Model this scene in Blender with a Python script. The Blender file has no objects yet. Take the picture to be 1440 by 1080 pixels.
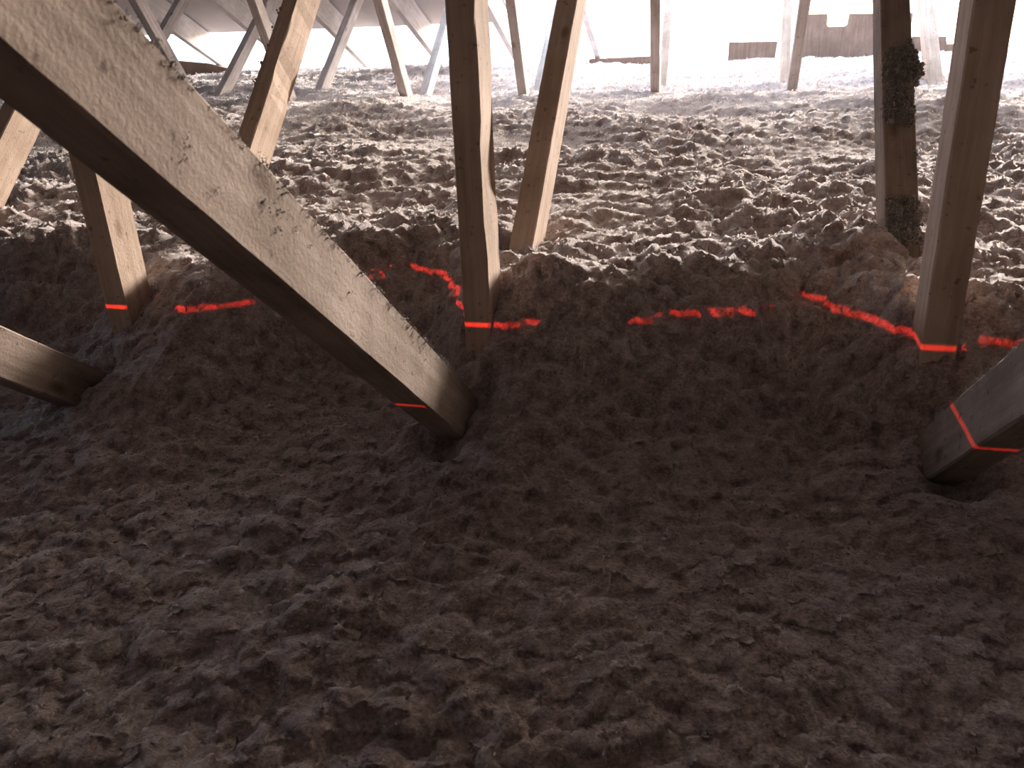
import bpy, math, random
import numpy as np
from mathutils import Vector, Matrix

random.seed(7)
rng = np.random.default_rng(7)
S = bpy.context.scene
COL = S.collection

# ------------------------------------------------------------------ camera
FPX, PITCH, YAW, ROLL = 1164.126, 0.4134732, 0.2561612, -0.0382650
Fw = Vector((-math.sin(YAW)*math.cos(PITCH), math.cos(YAW)*math.cos(PITCH), -math.sin(PITCH)))
R0 = Vector((math.cos(YAW), math.sin(YAW), 0)); U0 = R0.cross(Fw)
Rt = math.cos(ROLL)*R0 + math.sin(ROLL)*U0
Up = -math.sin(ROLL)*R0 + math.cos(ROLL)*U0
cam = bpy.data.cameras.new('camera'); co = bpy.data.objects.new('camera', cam); COL.objects.link(co)
cam.sensor_fit = 'HORIZONTAL'; cam.sensor_width = 36.0; cam.lens = 36.0*FPX/1440
cam.dof.use_dof = True; cam.dof.focus_distance = 2.0; cam.dof.aperture_fstop = 19
cam.clip_start = 0.02; cam.clip_end = 200
M = Matrix((Rt, Up, -Fw)).transposed().to_4x4()
co.matrix_world = M
S.camera = co

def ray(x, y):
    return Fw + Rt*((x-720)/FPX) - Up*((y-540)/FPX)

# ------------------------------------------------------------------ exposure, sky, sheet of laser light
S.view_settings.view_transform = 'Standard'; S.view_settings.look = 'None'
S.view_settings.gamma = 1.0; S.view_settings.use_curve_mapping = False
S.view_settings.exposure = 0.0
SKY = 5.8
w = bpy.data.worlds.new('sky'); S.world = w; w.use_nodes = True
nt = w.node_tree; nt.nodes.clear()
tc = nt.nodes.new('ShaderNodeTexCoord')
dot = nt.nodes.new('ShaderNodeVectorMath'); dot.operation = 'DOT_PRODUCT'
az = math.radians(32)
dot.inputs[1].default_value = (math.sin(az)*math.cos(.12), math.cos(az)*math.cos(.12), math.sin(.12))
nt.links.new(tc.outputs['Generated'], dot.inputs[0])
mr = nt.nodes.new('ShaderNodeMapRange'); mr.interpolation_type = 'SMOOTHSTEP'
mr.inputs['From Min'].default_value = .50; mr.inputs['From Max'].default_value = .95
nt.links.new(dot.outputs['Value'], mr.inputs['Value'])
mx = nt.nodes.new('ShaderNodeMix'); mx.data_type = 'RGBA'
mx.inputs['A'].default_value = (.80, 1.0, 1.35, 1); mx.inputs['B'].default_value = (1.45, 1.15, .88, 1)
nt.links.new(mr.outputs['Result'], mx.inputs['Factor'])
bg = nt.nodes.new('ShaderNodeBackground'); bg.inputs['Strength'].default_value = SKY
nt.links.new(mx.outputs['Result'], bg.inputs['Color'])
wo = nt.nodes.new('ShaderNodeOutputWorld'); nt.links.new(bg.outputs[0], wo.inputs[0])

def portal(name, x0, x1, y, z0, z1):
    a = bpy.data.lights.new(name, 'AREA'); a.shape = 'RECTANGLE'; a.size = x1-x0; a.size_y = z1-z0
    a.cycles.is_portal = True
    o = bpy.data.objects.new(name, a); COL.objects.link(o)
    o.location = ((x0+x1)/2, y, (z0+z1)/2); o.rotation_euler = (math.radians(-90), 0, 0)
    return o
portal('eave_portal', -9.4, 4.3, 6.75, -.45, 1.25)
pg = portal('gable_portal', -1.5, 1.5, 0, -.88, .88)  # portal of the opening added in the left gable
pg.location = (-9.45, 2.7, .97); pg.rotation_euler = Vector((1, 0, 0)).to_track_quat('-Z', 'Z').to_euler()

# added fill lamp behind the camera: dim warm light to lift the dark foreground
FILL = 1.7
a = bpy.data.lights.new('fill_light', 'AREA'); a.shape = 'RECTANGLE'; a.size = 1.6; a.size_y = 1.6
a.energy = FILL; a.color = (1.0, .80, .62)
hl = bpy.data.objects.new('fill_light', a); COL.objects.link(hl)
hl.location = (1.2, -2.0, 2.2); hl.rotation_euler = (Vector((-.3, 1.2, -.5))-hl.location).to_track_quat('-Z', 'Y').to_euler()

# low hazy sun beyond the far eaves, a little to the right
sl = bpy.data.lights.new('sun', 'SUN'); sl.energy = 13.8; sl.color = (1.0, .89, .81); sl.angle = math.radians(11)
so = bpy.data.objects.new('sun', sl); COL.objects.link(so)
SAZ, SEL = math.radians(16), math.radians(7.4)
so.rotation_euler = Vector((-math.sin(SAZ)*math.cos(SEL), -math.cos(SAZ)*math.cos(SEL), -math.sin(SEL))).to_track_quat('-Z', 'Y').to_euler()

# line laser level: all of its light leaves in one horizontal sheet
LZ = -0.3935; FANSIGN = 1.0
l = bpy.data.lights.new('laser_line', 'POINT'); l.energy = 520; l.color = (1, .035, .02)
l.shadow_soft_size = 0.0; l.use_nodes = True
n = l.node_tree; n.nodes.clear()
g = n.nodes.new('ShaderNodeTexCoord'); sx = n.nodes.new('ShaderNodeSeparateXYZ')
n.links.new(g.outputs['Normal'], sx.inputs[0])
ab = n.nodes.new('ShaderNodeMath'); ab.operation = 'ABSOLUTE'; n.links.new(sx.outputs['Z'], ab.inputs[0])
r1 = n.nodes.new('ShaderNodeMapRange'); r1.interpolation_type = 'SMOOTHSTEP'
r1.inputs['From Min'].default_value = .0003; r1.inputs['From Max'].default_value = .0020
r1.inputs['To Min'].default_value = 1; r1.inputs['To Max'].default_value = 0
n.links.new(ab.outputs[0], r1.inputs['Value'])
em = n.nodes.new('ShaderNodeEmission'); fan = n.nodes.new('ShaderNodeVectorMath'); fan.operation = 'DOT_PRODUCT'      # the sheet is an 80 degree fan
FAZ = math.radians(50); fan.inputs[1].default_value = (math.sin(FAZ), math.cos(FAZ), 0)
n.links.new(g.outputs['Normal'], fan.inputs[0])
fab = n.nodes.new('ShaderNodeMath'); fab.operation = 'MULTIPLY'; fab.inputs[1].default_value = FANSIGN
n.links.new(fan.outputs['Value'], fab.inputs[0])
gt = n.nodes.new('ShaderNodeMath'); gt.operation = 'GREATER_THAN'; gt.inputs[1].default_value = math.cos(math.radians(40))
n.links.new(fab.outputs[0], gt.inputs[0])
mu = n.nodes.new('ShaderNodeMath'); mu.operation = 'MULTIPLY'
n.links.new(gt.outputs[0], mu.inputs[0]); n.links.new(r1.outputs['Result'], mu.inputs[1])
n.links.new(mu.outputs[0], em.inputs['Strength'])
lo = n.nodes.new('ShaderNodeOutputLight'); n.links.new(em.outputs[0], lo.inputs[0])
o = bpy.data.objects.new('laser_line', l); COL.objects.link(o); o.location = (-1.5, -1.2, LZ)

# ------------------------------------------------------------------ noise
def _hash(i, j, k, seed):
    h = (i*374761393 + j*668265263 + k*2147483647 + seed*974711) & 0xffffffff
    h = ((h ^ (h >> 13))*1274126177) & 0xffffffff
    h = ((h ^ (h >> 15))*2246822519) & 0xffffffff
    return (h ^ (h >> 16)) & 0xffff
def noise2(x, y, seed=0):
    xi = np.floor(x).astype(np.int64); yi = np.floor(y).astype(np.int64)
    fx = x-xi; fy = y-yi
    u = fx*fx*fx*(fx*(fx*6-15)+10); v = fy*fy*fy*(fy*(fy*6-15)+10)
    def gr(i, j, dx, dy):
        a = _hash(i, j, 0, seed)*(2*math.pi/65536)
        return np.cos(a)*dx + np.sin(a)*dy
    n00 = gr(xi, yi, fx, fy); n10 = gr(xi+1, yi, fx-1, fy)
    n01 = gr(xi, yi+1, fx, fy-1); n11 = gr(xi+1, yi+1, fx-1, fy-1)
    return (n00*(1-u)+n10*u)*(1-v) + (n01*(1-u)+n11*u)*v*1.0   # about -.7 .. .7
def worley(x, y, seed=0):
    xi = np.floor(x).astype(np.int64); yi = np.floor(y).astype(np.int64)
    best = np.full(x.shape, 9.0)
    for di in (-1, 0, 1):
        for dj in (-1, 0, 1):
            i = xi+di; j = yi+dj
            px = i + _hash(i, j, 1, seed)/65536.; py = j + _hash(i, j, 2, seed)/65536.
            d = (px-x)**2 + (py-y)**2
            best = np.minimum(best, d)
    return best

# ------------------------------------------------------------------ the lie of the insulation
CX = np.array([-6, -1.05, -.93, -.80, -.72, -.60, -.53, -.45, -.38, -.30, -.16, -.06, .03, .118, .2, .257, .35, .60, 4])
CY = np.array([1.2, 1.26, 1.13, 1.07, 1.11, 1.29, 1.35, 1.30, 1.17, 1.07, 1.09, 1.15, 1.19, 1.26, 1.187, 1.10, 1.09, 1.1, 1.1])
PU = np.array([-4, .3, .8, .95, 1.04, 1.11, 1.15, 1.19, 1.25, 2.2, 3.0, 4.0, 6.4, 9])
PZ = np.array([-.56, -.55, -.53, -.50, -.458, -.416, -.393, -.364, -.352, -.370, -.350, -.316, -.302, -.302])
def smooth_interp(x, xs, ys):
    return np.interp(x, xs, ys)
def base_h(X, Y):
    u = Y - smooth_interp(X, CX, CY) * np.clip((3-Y)/1.5, 0, 1) - 1.15*np.clip((Y-1.5)/1.5, 0, 1) + 1.15
    return np.interp(u, PU, PZ)
def height(X, Y, fine=True):
    h = base_h(X, Y)
    far = np.clip((Y-1.4)/1.5, 0, 1)
    near = 1-far
    # broad drifts, held back along the crest where the laser sheet touches the wool
    uu = Y - np.interp(X, CX, CY)
    crest = 1-.85*np.exp(-(uu/.13)**2)
    h = h + crest*(.018+.030*far)*noise2(X*1.1+3, Y*1.6, 1) + crest*.02*noise2(X*2.3, Y*3.6+9, 2)*(.5+.9*far)
    h = h + .028*np.clip((Y-1.9)/1, 0, 1)*(noise2(X*.55+5, Y*2.0+.35*X, 41)+.45*noise2(X*1.3, Y*4.5, 42))
    h = h + .030*np.exp(-(((X+.265)/.05)**2+((Y-1.17)/.045)**2)) + .03*np.exp(-(((X-.22)/.10)**2+((Y-1.42)/.07)**2))
    wx = X + .035*noise2(X*6, Y*6, 21); wy = Y + .035*noise2(X*6+40, Y*6, 22)
    ridge = np.clip((Y-.95)/.3, 0, 1)
    mod = np.clip(1+1.1*noise2(X*1.9+11, Y*2.4, 51), .45, 1.6)
    h = h + .022*np.clip((Y-1.25)/.2, 0, 1)*np.clip((2.6-Y)/.8, 0, 1)*(np.abs(noise2(X*5+2, Y*7, 52))-.2)/.5
    a = mod*(.37 + .46*ridge)*(1.05-.05*crest)*(1-.30*np.clip((Y-2.2)/1.5, 0, 1))
    b1 = np.abs(noise2(wx*7, wy*9, 3)); b2 = np.abs(noise2(wx*15, wy*19, 4))
    h = h + a*(.040*(b1-.22) + .030*(b2-.22))
    wl = worley(wx*22, wy*26, 5)
    h = h + a*.014*(np.clip(1-wl*1.5, 0, 1)-.3)
    if fine:
        h = h + a*(.016*(np.abs(noise2(wx*38, wy*44, 6))-.2) + .009*noise2(wx*80, wy*90, 7) + .005*noise2(X*170, Y*170, 8) + .003*noise2(X*330, Y*330, 9))
    return h

# ------------------------------------------------------------------ materials
def mat(name):
    m = bpy.data.materials.new(name); m.use_nodes = True
    t = m.node_tree; b = t.nodes['Principled BSDF']
    b.inputs['Specular IOR Level'].default_value = .15
    return m, t, b
def node(t, kind, **kw):
    x = t.nodes.new(kind)
    for k, v in kw.items():
        setattr(x, k, v)
    return x
def ramp(t, fac, stops):
    r = node(t, 'ShaderNodeValToRGB'); e = r.color_ramp.elements
    while len(e) < len(stops): e.new(.5)
    for el, (p, c) in zip(e, stops): el.position = p; el.color = (*c, 1)
    t.links.new(fac, r.inputs[0]); return r.outputs[0]
def noise(t, vec, scale, detail=4, rough=.55):
    n_ = node(t, 'ShaderNodeTexNoise'); n_.inputs['Scale'].default_value = scale
    n_.inputs['Detail'].default_value = detail; n_.inputs['Roughness'].default_value = rough
    t.links.new(vec, n_.inputs['Vector']); return n_.outputs['Fac']
def mixc(t, fac, a_, b_, mode='MIX'):
    m_ = node(t, 'ShaderNodeMix', data_type='RGBA', blend_type=mode)
    for s, v in (('Factor', fac), ('A', a_), ('B', b_)):
        if isinstance(v, (int, float)): m_.inputs[s].default_value = v
        elif isinstance(v, tuple): m_.inputs[s].default_value = (*v, 1)
        else: t.links.new(v, m_.inputs[s])
    return m_.outputs['Result']
def bump(t, b, fac, strength, dist, prev=None):
    u = node(t, 'ShaderNodeBump'); u.inputs['Strength'].default_value = strength; u.inputs['Distance'].default_value = dist
    t.links.new(fac, u.inputs['Height'])
    if prev is not None: t.links.new(prev, u.inputs['Normal'])
    t.links.new(u.outputs[0], b.inputs['Normal']); return u.outputs[0]

def wool_mat(name, dark, mid, light):
    m, t, b = mat(name); g_ = node(t, 'ShaderNodeNewGeometry').outputs['Position']
    c = ramp(t, noise(t, g_, 42, 6, .75), [(.34, dark), (.50, mid), (.68, light)])
    c2 = ramp(t, noise(t, g_, 260, 3, .7), [(.35, (.62, .60, .58)), (.65, (1.25, 1.22, 1.2))])
    c = mixc(t, 1.0, c, c2, 'MULTIPLY')
    t.links.new(c, b.inputs['Base Color']); b.inputs['Roughness'].default_value = 1
    b.inputs['Specular IOR Level'].default_value = .0
    b.inputs['Sheen Weight'].default_value = 1.0; b.inputs['Sheen Roughness'].default_value = .45
    p = bump(t, b, noise(t, g_, 130, 5, .7), .5, .008)
    bump(t, b, noise(t, g_, 420, 3, .7), .4, .003, p)
    return m
M_WOOL = wool_mat('loose_fill_fibre', (.17, .115, .105), (.39, .31, .295), (.58, .50, .485))
M_CLUMP = wool_mat('dusty_clump_fibre', (.16, .13, .11), (.26, .22, .19), (.38, .33, .29))

M_FLAKE, t, b = mat('fibre_flake')
g_ = node(t, 'ShaderNodeNewGeometry').outputs['Position']
c = ramp(t, noise(t, g_, 60, 3), [(.35, (.34, .27, .245)), (.65, (.60, .525, .50))])
df = node(t, 'ShaderNodeBsdfDiffuse'); tl = node(t, 'ShaderNodeBsdfTranslucent'); ms = node(t, 'ShaderNodeMixShader')
ms.inputs[0].default_value = .5
t.links.new(c, df.inputs[0]); t.links.new(c, tl.inputs[0]); t.links.new(df.outputs[0], ms.inputs[1]); t.links.new(tl.outputs[0], ms.inputs[2])
t.links.new(ms.outputs[0], t.nodes['Material Output'].inputs[0])

M_CLUMPD = wool_mat('dark_clump_fibre', (.085, .07, .055), (.15, .125, .105), (.23, .20, .17))

def wood_mat(name, lo_, hi_, grime=.5, knots=True):
    m, t, b = mat(name); oc = node(t, 'ShaderNodeTexCoord').outputs['Object']
    mp = node(t, 'ShaderNodeMapping'); mp.inputs['Scale'].default_value = (28, 28, 1.6)
    oi = node(t, 'ShaderNodeObjectInfo')
    addv = node(t, 'ShaderNodeVectorMath', operation='ADD'); t.links.new(oc, addv.inputs[0])
    mulr = node(t, 'ShaderNodeVectorMath', operation='SCALE'); mulr.inputs[0].default_value = (3.1, 5.7, 9.3)
    t.links.new(oi.outputs['Random'], mulr.inputs['Scale']); t.links.new(mulr.outputs[0], addv.inputs[1])
    v = addv.outputs[0]; t.links.new(v, mp.inputs['Vector'])
    grain = noise(t, mp.outputs[0], 3.2, 6, .65)
    c = ramp(t, grain, [(.30, lo_), (.68, hi_)])
    pat = ramp(t, noise(t, v, 7, 4, .6), [(.36, (.60, .57, .52)), (.62, (1.08, 1.06, 1.05))])
    c = mixc(t, grime, c, pat, 'MULTIPLY')
    if knots:
        mk = node(t, 'ShaderNodeMapping'); mk.inputs['Scale'].default_value = (13, 13, 6); t.links.new(v, mk.inputs['Vector'])
        vo = node(t, 'ShaderNodeTexVoronoi'); vo.inputs['Scale'].default_value = 1.0; t.links.new(mk.outputs[0], vo.inputs['Vector'])
        k_ = ramp(t, vo.outputs['Distance'], [(.06, (.45, .36, .30)), (.14, (1, 1, 1))])
        c = mixc(t, .8, c, k_, 'MULTIPLY')
    sp = ramp(t, noise(t, v, 90, 3, .6), [(.29, (.42, .38, .34)), (.37, (1, 1, 1))])
    c = mixc(t, .75, c, sp, 'MULTIPLY')
    t.links.new(c, b.inputs['Base Color']); b.inputs['Roughness'].default_value = .9
    p = bump(t, b, grain, .2, .0015)
    bump(t, b, noise(t, v, 240, 3, .7), .5, .0015, p)
    return m
M_PINE = wood_mat('grimy_pine', (.46, .34, .26), (.66, .53, .43))
M_PINE2 = wood_mat('weathered_pine', (.48, .42, .385), (.70, .645, .61))
M_RAFT = wood_mat('pale_rafter_wood', (.60, .57, .55), (.80, .78, .76), knots=False)
M_BRACE = wood_mat('dusty_brace_pine', (.23, .175, .14), (.37, .30, .255), grime=.8)
M_BOARD = wood_mat('eave_board_brown', (.17, .11, .08), (.25, .17, .125), knots=False)
def flat_mat(name, c0, c1, scale):
    m, t, b = mat(name); g_ = node(t, 'ShaderNodeNewGeometry').outputs['Position']
    t.links.new(ramp(t, noise(t, g_, scale), [(.3, c0), (.7, c1)]), b.inputs['Base Color']); b.inputs['Roughness'].default_value = .95
    return m
M_DECK = flat_mat('roof_underlay', (.50, .485, .47), (.62, .60, .58), 3)
M_WALL = flat_mat('gable_boards', (.20, .16, .13), (.28, .23, .19), 5)
M_FLOOR = flat_mat('attic_floor', (.16, .12, .10), (.24, .19, .16), 9)

# ------------------------------------------------------------------ object helpers
def tag(o, label=None, cat=None, group=None, kind=None):
    if label: o['label'] = label
    if cat: o['category'] = cat
    if group: o['group'] = group
    if kind: o['kind'] = kind
    return o
def mesh_obj(name, verts, faces, m, parent=None, smooth=False):
    me = bpy.data.meshes.new(name); me.from_pydata([tuple(v) for v in verts], [], faces); me.update()
    me.materials.append(m)
    if smooth: me.polygons.foreach_set('use_smooth', [True]*len(me.polygons))
    o = bpy.data.objects.new(name, me); COL.objects.link(o)
    if parent: o.parent = parent
    return o
def box(name, lo_, hi_, m, kind='structure'):
    x0, y0, z0 = lo_; x1, y1, z1 = hi_
    v = [(x0,y0,z0),(x1,y0,z0),(x1,y1,z0),(x0,y1,z0),(x0,y0,z1),(x1,y0,z1),(x1,y1,z1),(x0,y1,z1)]
    f = [(0,3,2,1),(4,5,6,7),(0,1,5,4),(1,2,6,5),(2,3,7,6),(3,0,4,7)]
    o = mesh_obj(name, v, f, m)
    if kind: o['kind'] = kind
    return o
def slab(name, pts, th, m):
    """quad + thickness along its normal"""
    p = [Vector(q) for q in pts]; n_ = (p[1]-p[0]).cross(p[3]-p[0]).normalized()*th
    v = p+[q+n_ for q in p]
    o = mesh_obj(name, v, [(0,3,2,1),(4,5,6,7),(0,1,5,4),(1,2,6,5),(2,3,7,6),(3,0,4,7)], m)
    o['kind'] = 'structure'; return o

def timber(name, A, B, wdt, thick, m, seed=0, wane=.0, pushdir=None, jitter=.0002, step=.03):
    """Sawn timber. A (low end) to B (top end) = centre line of the face turned to the camera side;
    thick runs along X, wdt runs away from that face inside the truss plane."""
    A = Vector(A); B = Vector(B); L = (B-A).length; zdir = (B-A).normalized()
    xdir = Vector((1, 0, 0)); xdir = (xdir - zdir*xdir.dot(zdir)).normalized()
    ydir = zdir.cross(xdir)                 # away from the camera for every web
    if pushdir is not None and ydir.dot(Vector(pushdir)) < 0: ydir = -ydir
    r_ = np.random.default_rng(seed)
    n_ = max(2, int(min(L, 2.6)/step)); zs = list(np.linspace(0, min(L, 2.6), n_+1))
    if L > 2.6: zs.append(L)
    zs = np.array(zs)
    c = .0022
    h = thick/2
    prof = [(-h+c, 0), (h-c, 0), (h, c), (h, wdt-c), (h-c, wdt), (-h+c, wdt), (-h, wdt-c), (-h, c)]
    V = []; N = len(prof)
    drift = noise2(zs*2.0+seed*7.3, zs*0+1.5, seed+50)*.0007
    for q, z in enumerate(zs):
        for k, (px, py) in enumerate(prof):
            wv = 0
            if wane and k in (2, 3):       # bark-edge wane, eats into a corner here and there
                f_ = max(0, float(noise2(np.array([z*9.+seed]), np.array([k*.2]), 77)[0])-.05)
                wv = wane*f_*2
            s = -1 if px > 0 else 1
            V.append(Vector((px + s*wv + r_.normal()*jitter + drift[q], py + r_.normal()*jitter, z)))
    Fc = []
    for i in range(len(zs)-1):
        for k in range(N):
            a_, b_ = i*N+k, i*N+(k+1) % N
            Fc.append((a_, b_, b_+N, a_+N))
    Fc.append(tuple(reversed(range(N)))); Fc.append(tuple(range((len(zs)-1)*N, len(zs)*N)))
    if ydir.dot(zdir.cross(xdir)) < 0: Fc = [tuple(reversed(f_)) for f_ in Fc]
    o = mesh_obj(name, V, Fc, m)
    mw = Matrix((xdir, ydir, zdir)).transposed().to_4x4(); mw.translation = A
    o.matrix_world = mw
    return o, (xdir, ydir, zdir, L)

def tufts(name, parent, pts, size, m, seed, n_sub=7):
    """small fibrous clots (spiky blobs) at local points"""
    r_ = np.random.default_rng(seed); V = []; Fc = []
    import bmesh
    bm = bmesh.new(); bmesh.ops.create_icosphere(bm, subdivisions=1, radius=1)
    base = [v.co.copy() for v in bm.verts]; faces = [[v.index for v in f.verts] for f in bm.faces]; bm.free()
    for p in pts:
        s = size*r_.uniform(.35, 1.2); o_ = len(V); st = r_.uniform(.5, 1.5, 3)
        for b_ in base:
            k = r_.uniform(.55, 1.5)
            V.append(Vector((p[0]+b_.x*s*k*st[0], p[1]+b_.y*s*k*st[1], p[2]+b_.z*s*k*st[2])))
        Fc += [tuple(i+o_ for i in f) for f in faces]
    o = mesh_obj(name, V, Fc, m, parent); return o

# ------------------------------------------------------------------ setting
# roof: underside of the rafters follows z = RZ(Y); the sheathing lies on top of them
TR = .4718
def rz(Y): return -.2-(Y-6.155)*TR
def deck(Y): return rz(Y)+.205
XL, XR = -9.5, 4.4
RIDGE = -2.6; DE = 4.2
slab('ceiling_far_slope', [(XL, RIDGE, deck(RIDGE)), (XR, RIDGE, deck(RIDGE)), (XR, DE, deck(DE)), (XL, DE, deck(DE))], .02, M_DECK)
slab('ceiling_eave_strip', [(XL, DE, deck(DE)), (-1.5, DE, deck(DE)), (-1.5, 6.18, deck(6.18)), (XL, 6.18, deck(6.18))], .02, M_DECK)
zr = deck(RIDGE); YB = RIDGE-(zr+.6)/TR
slab('ceiling_near_slope', [(XL, YB, -.6), (XR, YB, -.6), (XR, RIDGE, zr), (XL, RIDGE, zr)], .02, M_DECK)
def gable(name, x):
    pts = [(YB, -.62), (7.0, -.62), (6.9, -.4), (RIDGE, zr+.02)]
    v = [(x, *p) for p in pts]+[(x+.04, *p) for p in pts]
    o = mesh_obj(name, v, [(0,1,2,3),(7,6,5,4),(0,4,5,1),(1,5,6,2),(2,6,7,3),(3,7,4,0)], M_WALL); o['kind'] = 'structure'
gable('wall_right', XR)
def gable_piece(name, x, pts):
    n_ = len(pts); v = [(x, *p) for p in pts]+[(x+.04, *p) for p in pts]
    f = [tuple(range(n_)), tuple(reversed(range(n_, 2*n_)))]+[(i, i+n_, (i+1) % n_+n_, (i+1) % n_) for i in range(n_)]
    o = mesh_obj(name, v, f, M_WALL); o['kind'] = 'structure'
# left gable; unseen opening added to throw bluish sky light on left-facing timber
xg = XL-.04
gable_piece('wall_left', xg, [(YB, -.62), (7.0, -.62), (6.9, -.35), (6.5, .1), (YB+1.5, .1)])
gable_piece('wall_left_near', xg, [(YB+1.5, .1), (1.2, .1), (1.2, deck(1.2)), (RIDGE, zr)])
gable_piece('wall_left_far', xg, [(4.2, .1), (6.3, .1), (6.0, deck(6.0)), (4.2, deck(4.2))])
gable_piece('wall_left_top', xg, [(1.2, 1.85), (4.2, .8), (4.2, deck(4.2)), (1.2, deck(1.2))])
box('floor', (XL, YB, -.66), (XR, 6.62, -.62), M_FLOOR)

# loose-fill insulation: one continuous field, finer where the camera sees it closer
def insulation():
    nx, ny = 940, 800
    v_ = np.linspace(0, 1, ny); yy = -.55 + 1.35*((1+ (7.12/1.35))**v_ - 1) if False else None
    q = np.linspace((.55)**-.45, (7.65)**-.45, ny)      # spacing grows with distance^1.45
    Y = q**(-1/.45) - 1.0
    T = np.linspace(-1.12, .72, nx)
    X = np.minimum(T[None, :]*(Y[:, None]+1.15), XR-.02+.002*np.arange(nx)[None, :]/nx); Yg = np.repeat(Y[:, None], nx, 1)
    Xf = X.ravel(); Yf = Yg.ravel()
    H = height(Xf, Yf)
    # fibres lean and curl: push points sideways so the clumps overhang a little
    Hx = .010*noise2(Xf*55, Yf*60, 31)+.006*noise2(Xf*140, Yf*140, 33); Hy = .014*noise2(Xf*50+7, Yf*55, 32)+.008*noise2(Xf*140, Yf*140+5, 34)
    # pits where the braces run into the wool
    for (px, py, d_, s_) in PITS:
        H = H - d_*np.exp(-(((Xf-px)/s_)**2+((Yf-py)/s_)**2))
    P = np.stack([Xf+Hx, Yf+Hy, H], 1).astype(np.float32)
    me = bpy.data.meshes.new('loose_fill_insulation')
    me.vertices.add(nx*ny); me.vertices.foreach_set('co', P.ravel())
    i = np.arange(ny-1)[:, None]*nx + np.arange(nx-1)[None, :]
    Q = np.stack([i, i+1, i+nx+1, i+nx], -1).reshape(-1, 4).astype(np.int32)
    nf = len(Q)
    me.loops.add(nf*4); me.loops.foreach_set('vertex_index', Q.ravel())
    me.polygons.add(nf); me.polygons.foreach_set('loop_start', np.arange(0, nf*4, 4, dtype=np.int32))
    me.polygons.foreach_set('use_smooth', np.ones(nf, dtype=bool))
    me.update(); me.validate(); me.materials.append(M_WOOL)
    o = bpy.data.objects.new('loose_fill_insulation', me); COL.objects.link(o)
    tag(o, 'brownish grey loose-fill insulation wool heaped over the whole attic floor', 'insulation', kind='stuff')
    # loose translucent flakes and curls standing proud of the surface
    N = 430000
    q = rng.uniform((7.45)**-.5, (1.1)**-.5, N); y = q**-2 - 1.0
    x = rng.uniform(-1.08, .69, N)*(y+1.15)
    h = height(x, y)
    for (px, py, d_, s_) in PITS:
        h = h - d_*np.exp(-(((x-px)/s_)**2+((y-py)/s_)**2))
    x = np.minimum(x, XR-.05); sc = np.clip(rng.lognormal(0, .4, N), .3, 1.9)*(.0008+.0006*np.clip(y, 0, 6))
    a1 = rng.uniform(0, 2*math.pi, N); el = rng.uniform(-.2, 1.1, N)
    d1 = np.stack([np.cos(a1)*np.cos(el), np.sin(a1)*np.cos(el), np.sin(el)], 1)
    a2 = rng.normal(size=(N, 3)); d2 = np.cross(d1, a2); d2 /= np.linalg.norm(d2, axis=1)[:, None]
    d3 = np.cross(d1, d2)
    C0 = np.stack([x, y, h-.001], 1); s1 = sc[:, None]
    V = np.stack([C0-d2*s1*.5, C0+d2*s1*.5, C0+d1*s1*1.3+d2*s1*.55+d3*s1*.35, C0+d1*s1*1.2-d2*s1*.45+d3*s1*.3, C0+d1*s1*2.1+d3*s1*1.1+d2*s1*.1], 1).reshape(-1, 3).astype(np.float32)
    me = bpy.data.meshes.new('loose_flakes')
    me.vertices.add(len(V)); me.vertices.foreach_set('co', V.ravel())
    b_ = np.arange(N)[:, None]*5
    L = np.concatenate([b_+0, b_+1, b_+2, b_+3, b_+3, b_+2, b_+4], 1).astype(np.int32)
    me.loops.add(L.size); me.loops.foreach_set('vertex_index', L.ravel())
    st = (np.arange(N)[:, None]*7+np.array([0, 4])).astype(np.int32).ravel()
    me.polygons.add(2*N); me.polygons.foreach_set('loop_start', st)
    me.update(); me.validate(); me.materials.append(M_FLAKE)
    f_ = bpy.data.objects.new('loose_flakes', me); COL.objects.link(f_); f_.parent = o; f_['kind'] = 'stuff'
    return o

# ------------------------------------------------------------------ roof timbers
X0 = -.3268; SP = .6
ROWS = {'post': (1.0669, 1.5466), 'mid': (1.5072, .7354), 'near_v': (3.9008, 2.0791), 'far_v': (4.4110, .6212)}
def on_row(row, x, y, back=0):
    """point where the view ray of pixel (x, y) meets the sloping plane that carries this row of webs"""
    y0, a_ = ROWS[row]; y0 += back; d = ray(x, y)
    # plane: (Y-y0)*sin a - (z+.2)*cos a = 0
    s = (y0*math.sin(a_)+.2*math.cos(a_))/(d.y*math.sin(a_)-d.z*math.cos(a_))
    return d*s
def row_at(row, X, z):
    y0, a_ = ROWS[row]; return Vector((X, y0+(z+.2)/math.tan(a_), z))
def web(row, name, label, px=None, k=None, thick=.039, wdt=.066, m=M_PINE, group=None, low=-.60, seed=1, wane=0, cat='timber', back=0):
    y0, a_ = ROWS[row]; y0 += back
    zt = (TR*(6.155-y0)-.2+TR*.2/math.tan(a_)*0)      # solved below
    # meet the rafter: z+.2 = -TR*(y0+(z+.2)/tan a - 6.155)
    t_ = TR*(6.155-y0)/(1+TR/math.tan(a_)); zt = t_-.2-.005
    if px:
        P, Q_ = on_row(row, *px[0], back), on_row(row, *px[1], back)
        def at(z): f_ = (z-P.z)/(Q_.z-P.z); return P+(Q_-P)*f_
    else:
        def at(z): return row_at(row, X0+SP*k, z)
    o, fr = timber(name, at(low), at(zt), wdt, thick, m, seed, wane, pushdir=(0, 1, 0))
    tag(o, label, cat, group)
    return o, fr, at

PITS = []
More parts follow.
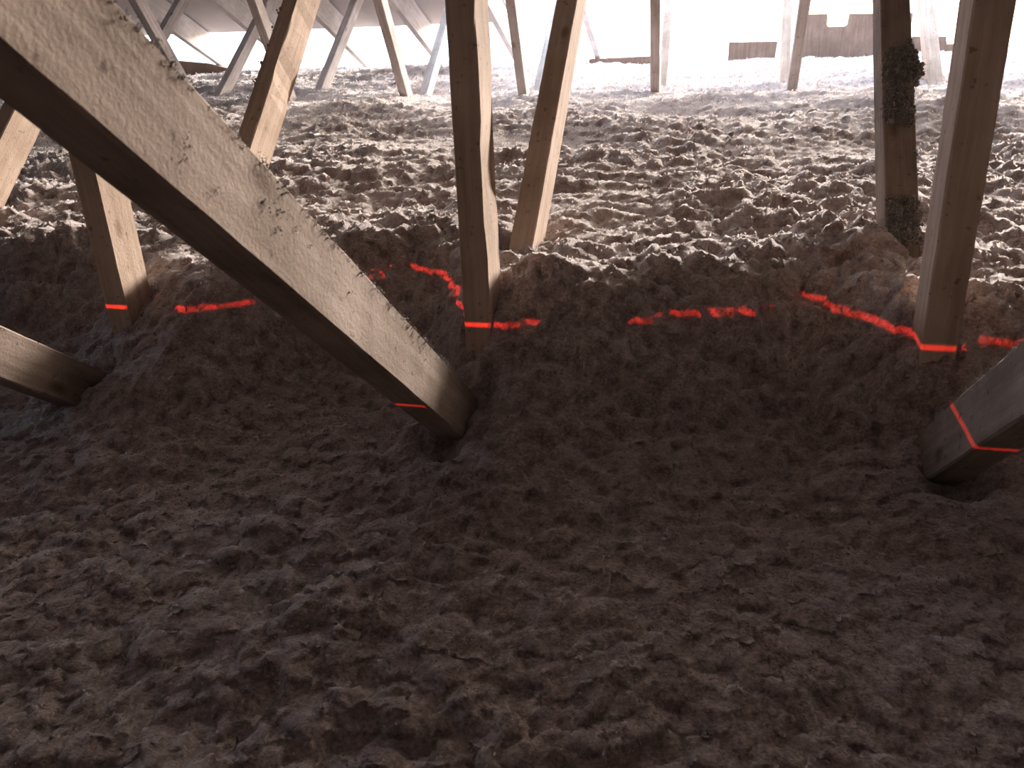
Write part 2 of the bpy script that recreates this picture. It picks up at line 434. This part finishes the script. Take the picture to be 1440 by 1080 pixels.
# near-vertical posts, first row
postL, frL, atL = web('post', 'wooden_post', 'shadowed wooden post behind the big brace at left, red laser dash near its foot', [(115, 233), (162, 430)], seed=11)
postC, frC, atC = web('post', 'wooden_post', 'upright wooden post in the centre of view crossed by a short red laser dash', [(646, 0), (671, 456)], seed=12, wane=.012)
postR, frR, atR = web('post', 'wooden_post', 'wide wooden post at right with a grey lit left face, red dash at its foot', [(1400, 0), (1321, 489)], thick=.042, seed=13, wane=.0)
# webs leaning away, second row
webL, _, _ = web('mid', 'timber_web', 'leaning timber with dark left and pale right face, ending behind the big brace', [(408, 0), (344, 193)], thick=.038, wdt=.078, seed=14, wane=.01)
webC, _, _ = web('mid', 'timber_web', 'leaning timber just right of the central post, brown face with thin bright right edge', [(797, 0), (732, 345)], thick=.041, wdt=.078, seed=15)
webH, frH, atH = web('mid', 'timber_web', 'upright timber caked with fuzzy insulation, left of the wide right post', [(1259, 0), (1270, 345)], thick=.050, wdt=.066, seed=16, m=M_BRACE)
webX, _, _ = web('mid', 'timber_web', 'pale leaning timber at the far left edge below the big brace', k=-2, thick=.039, wdt=.078, seed=17)

G3 = 'distant webs leaning toward the camera'; G4 = 'farthest webs leaning away to the eaves'
row3 = [([(185, 0), (213, 50)], 'thin web with dark left edge at far left, just beyond the brace edge'),
        ([(352, 0), (373, 58)], 'short web slanting down behind the leaning timber at upper left'),
        ([(530, 0), (567, 133)], 'far web slanting down to the right, midway between upper left timber and central post'),
        ([(717, 0), (734, 130)], 'slim far web between the central post and the leaning timber beside it'),
        ([(921, 0), (921, 133)], 'straight far web, front one of the close pair right of centre'),
        ([(1133, 0), (1113, 132)], 'brown far web, front one of the cluster before the brown eave boards')]
for i, (p, lab) in enumerate(row3):
    web('near_v', 'timber_web', lab, p, thick=.041, wdt=.066, group=G3, seed=30+i, m=M_PINE2)
row4 = [([(365, 15), (312, 118)], 'far web leaning right, standing on bluish insulation at upper left'),
        ([(497, 0), (449, 120)], 'far pale web leaning right, left of the midway far web'),
        ([(627, 20), (598, 120)], 'faint far web half hidden by the top of the central post'),
        ([(783, 0), (758, 115)], 'far web hidden behind the upper part of the leaning timber right of the central post'),
        ([(941, 0), (933, 98)], 'thin far web, rear one of the close pair right of centre'),
        ([(1108, 10), (1104, 116)], 'pale greyish far web, rear one of the cluster before the brown eave boards'),
        ([(1307, 22), (1317, 122)], 'pale washed-out far web between the fuzzy timber and the wide right post')]
row4 += [([(956, 26), (958, 79)], 'faint washed-out short web right of the close pair, nearly lost in glare'),
         ([(1100, 40), (1092, 88)], 'pale short web at the right end of the small eave board')]
for i, (p, lab) in enumerate(row4):
    web('far_v', 'timber_web', lab, p, thick=(.060 if i == 6 else .030 if i > 6 else .041), wdt=.066, back=(1.15 if i > 6 else 0), group=G4, seed=40+i, m=(M_PINE if i >= 4 else M_PINE2))
web('far_v', 'timber_web', 'far web crossing behind the thin dark-edged web at the far left', k=-5, thick=.041, wdt=.066, group=G4, seed=48, m=M_PINE2)

# big braces rising toward the camera
BY, BZ, BA = .801, -.402, math.radians(40.0)
def brace(label, X, seed, low_y, top_y=-1.2):
    dy = lambda y: BZ-(y-BY)*math.tan(BA)
    A = (X, low_y, dy(low_y)); B = (X, top_y, dy(top_y))
    o, fr = timber('diagonal_brace', A, B, .066, .040, M_BRACE, seed, 0, pushdir=(0, .64, .77), jitter=.0002, step=.03)
    tag(o, label, 'timber', None)
    return o, fr
braceC, fB = brace('huge diagonal timber brace crossing from the top left corner to the centre', X0, 21, .965)
braceL, fBL = brace('blurry brace end entering from the left edge below the laser line', X0-SP, 22, .985)
braceR, fBR = brace('grey brace end at the right edge with a bent red laser line across it', X0+SP, 23, .985)

# wool clinging to the timbers: fibrous clots as parts of their timber
def clots(name, parent, fr, spots, size, seed, m=M_CLUMP, kind='stuff', spread=.012, per=14):
    # spots: (px, py, pz, r) in the timber's own frame (x across, y away from camera, z along)
    r_ = np.random.default_rng(seed); V = []; Fc = []
    import bmesh
    bm = bmesh.new(); bmesh.ops.create_icosphere(bm, subdivisions=2, radius=1)
    base = np.array([v.co[:] for v in bm.verts]); faces = [[v.index for v in f.verts] for f in bm.faces]; bm.free()
    for (px, py, pz, rr) in spots:
        for _ in range(per):
            c_ = np.array([px, py, pz])+np.clip(r_.normal(size=3), -1.5, 1.5)*rr*.55
            s_ = size*r_.uniform(.5, 1.3)*min(1.6, rr/.012)
            k_ = 1+.55*noise2(base[:, 0]*2.3+r_.uniform(0, 99), base[:, 1]*2.3+base[:, 2]*1.7, seed)+r_.normal(size=len(base))*.16
            o_ = len(V); V += [tuple(q) for q in c_+base*(k_*s_)[:, None]*r_.uniform(.6, 1.3, 3)]
            Fc += [tuple(i+o_ for i in f) for f in faces]
        # stray fibres
        for _ in range(per*3):
            c_ = np.array([px, py, pz])+r_.normal(size=3)*rr*.7; d_ = r_.normal(size=3); d_ /= np.linalg.norm(d_)
            e_ = np.cross(d_, r_.normal(size=3)); e_ = e_/np.linalg.norm(e_)*.00025; L_ = r_.uniform(.5, 1.4)*min(.014, rr*.9)
            o_ = len(V); V += [tuple(c_-e_), tuple(c_+e_), tuple(c_+d_*L_)]; Fc.append((o_, o_+1, o_+2))
    o = mesh_obj(name, V, Fc, m, parent)
    if kind: o['kind'] = kind
    return o
# z along webH from the height of a pixel row on it
def along(o, row, px, py):
    return (o.matrix_world.inverted() @ on_row(row, px, py)).z
bpy.context.view_layer.update()
rH = np.random.default_rng(5)
spH = []
for py_, dx, amt in [(58, .020, .006), (66, .021, .008), (74, .018, .010), (82, .020, .012), (88, .024, .012), (95, .028, .013), (101, .028, .013), (107, .024, .012), (114, .018, .011), (122, .014, .010), (130, .014, .010), (138, .016, .010),
                     (146, .016, .010), (154, .016, .010), (162, .014, .009), (170, .013, .008), (178, .012, .006), (215, .022, .004), (245, .022, .004), (285, .020, .006), (298, .022, .008), (310, .020, .009), (322, .020, .010), (335, .018, .011)]:
    z_ = along(webH, 'mid', 1266, py_)
    spH.append((dx, .002, z_, amt)); spH.append((dx, .018, z_, amt*.8))
    if 70 < py_ < 176 or py_ > 280:
        spH.append((.010, -.003, z_+.004, .009)); spH.append((-.002, -.003, z_, .009)); spH.append((-.012, -.003, z_-.004, .008))
    if 85 < py_ < 118 or 138 < py_ < 165: spH.append((-.018, -.001, z_, .007))
    if py_ > 280: spH.append((-.018, -.002, z_, .006))
cl = clots('clinging_wool', webH, frH, spH, .0042, 71, per=26, m=M_CLUMPD)
cl['label'] = 'dark fuzzy wool clumps stuck to the timber'
def fringe(o, L0, L1, n_, seed, side, wdt=.066, m=M_CLUMP):
    r_ = np.random.default_rng(seed); sp = []
    for _ in range(n_):
        z_ = r_.uniform(L0, L1)
        sp.append((side*.0200, wdt-r_.uniform(0, .004), z_, r_.uniform(.0015, .0045)))
    for _ in range(n_//6):
        sp.append((side*.0205, r_.uniform(.004, wdt), r_.uniform(L0, L1), r_.uniform(.0012, .003)))
    c = clots('dust_fringe', o, None, sp, .0022, seed, m, per=4)
    return c
fringe(braceC, .03, .95, 170, 72, 1)
fringe(braceL, .03, .35, 22, 73, 1)
fringe(braceR, .03, .45, 60, 74, -1)
c5 = clots('dust_clot', braceC, None, [(.0205, .040, .62, .0045), (.0205, .033, .597, .003), (.0205, .044, .60, .003), (.0205, .055, .31, .004), (.0205, .060, .325, .003)], .0022, 75, per=9)
c5['label'] = 'dark dust clots on the lit face of the brace'
fr_ = clots('wool_shreds', webL, None, [(-.018, .0, z_, .006) for z_ in np.linspace(.75, 1.5, 16)], .004, 76, per=6)

# rafters seen between the far webs
LR = ['leftmost white rafter, sloping down to the brown eave board', 'second white rafter from the left, crossing the grey underlay', 'white rafter sloping down just right of the upper left leaning timber',
      'white rafter crossing behind the midway far web', 'white rafter tail just right of the central post', 'white rafter tail next to the top of the timber right of the central post']
raf_px = [[(233,40),(313,97)],[(297,0),(373,60)],[(442,21),(472,52)],[(543,0),(580,43)],[(683,0),(702,42)],[(820,0),(826,37)]]
def rafter(X, y_end, label, seed):
    A = Vector((X, y_end, rz(y_end))); B = Vector((X, RIDGE+.05, rz(RIDGE+.05)))
    o, fr = timber('rafter', A, B, .175, .040, M_RAFT, seed, 0, pushdir=(0, .4, .9), step=.05)
    tag(o, label, 'rafter', None if label in LR else 'rafters above and beside the view')
for i in range(6):
    rafter(X0+SP*(i-6), 6.42, LR[i], 60+i)
for k in (-9, -8, -7):
    rafter(X0+SP*k, 6.42, 'roof rafter beyond the left edge of the view', 70-k)
for k in (0, 1, 2, 3, 4):
    rafter(X0+SP*k, 5.16, 'roof rafter above the top edge of the view, over the boards at right', 80+k)

# boards standing at the eave
def board(name, label, poly, y, th=.022, m=M_BOARD, cat='board'):
    n_ = len(poly); v = [(x, y, z) for x, z in poly]+[(x, y+th, z) for x, z in poly]
    f = [tuple(range(n_)), tuple(reversed(range(n_, 2*n_)))]+[(i, i+n_, (i+1) % n_+n_, (i+1) % n_) for i in range(n_)]
    f = [tuple(reversed(q)) for q in f]
    o = mesh_obj(name, v, f, m); return tag(o, label, cat)
board('eave_board', 'low brown eave board at far upper left under the leftmost rafters', [(-5.9, -.45), (-3.75, -.45), (-3.75, -.285), (-4.0, -.225), (-4.3, -.195), (-5.9, -.19)], 6.2, .04)
board('eave_board', 'small brown board leaning at the far eave, left one of the right-hand boards', [(-.02, -.45), (.375, -.45), (.365, -.21), (.33, -.19), (-.025, -.185)], 6.2)
board('eave_board', 'large brown board with a square notch cut in its top edge, at the far eave', [(.40, -.45), (1.10, -.45), (1.10, -.045), (.72, -.036), (.715, -.10), (.70, -.11), (.60, -.11), (.59, -.10), (.585, -.033), (.40, -.028)], 6.2)
board('eave_board', 'brown board seen between the fuzzy timber and the wide right post', [(1.12, -.45), (1.62, -.45), (1.62, -.24), (1.33, -.235), (1.32, -.19), (1.12, -.185)], 6.22)
board('eave_board', 'low brown board at the far eave right of the wide right post', [(1.66, -.45), (2.6, -.45), (2.6, -.25), (1.85, -.27), (1.80, -.31), (1.66, -.31)], 6.2)
board('eave_board', 'short dark strip for the shaded top plate behind the close pair of webs', [(-.98, -.45), (-.50, -.45), (-.50, -.262), (-.98, -.27)], 6.25, .04)  # dark strip stands in for the shaded bit of top plate

PITS += [(X0-.005, .905, .045, .03), (X0+SP+.01, .93, .05, .035), (X0+.03, .97, .035, .035), (X0+SP-.03, 1.0, .03, .04), (X0-SP, 1.0, .02, .04), (X0, 1.05, .02, .03)]
insulation()
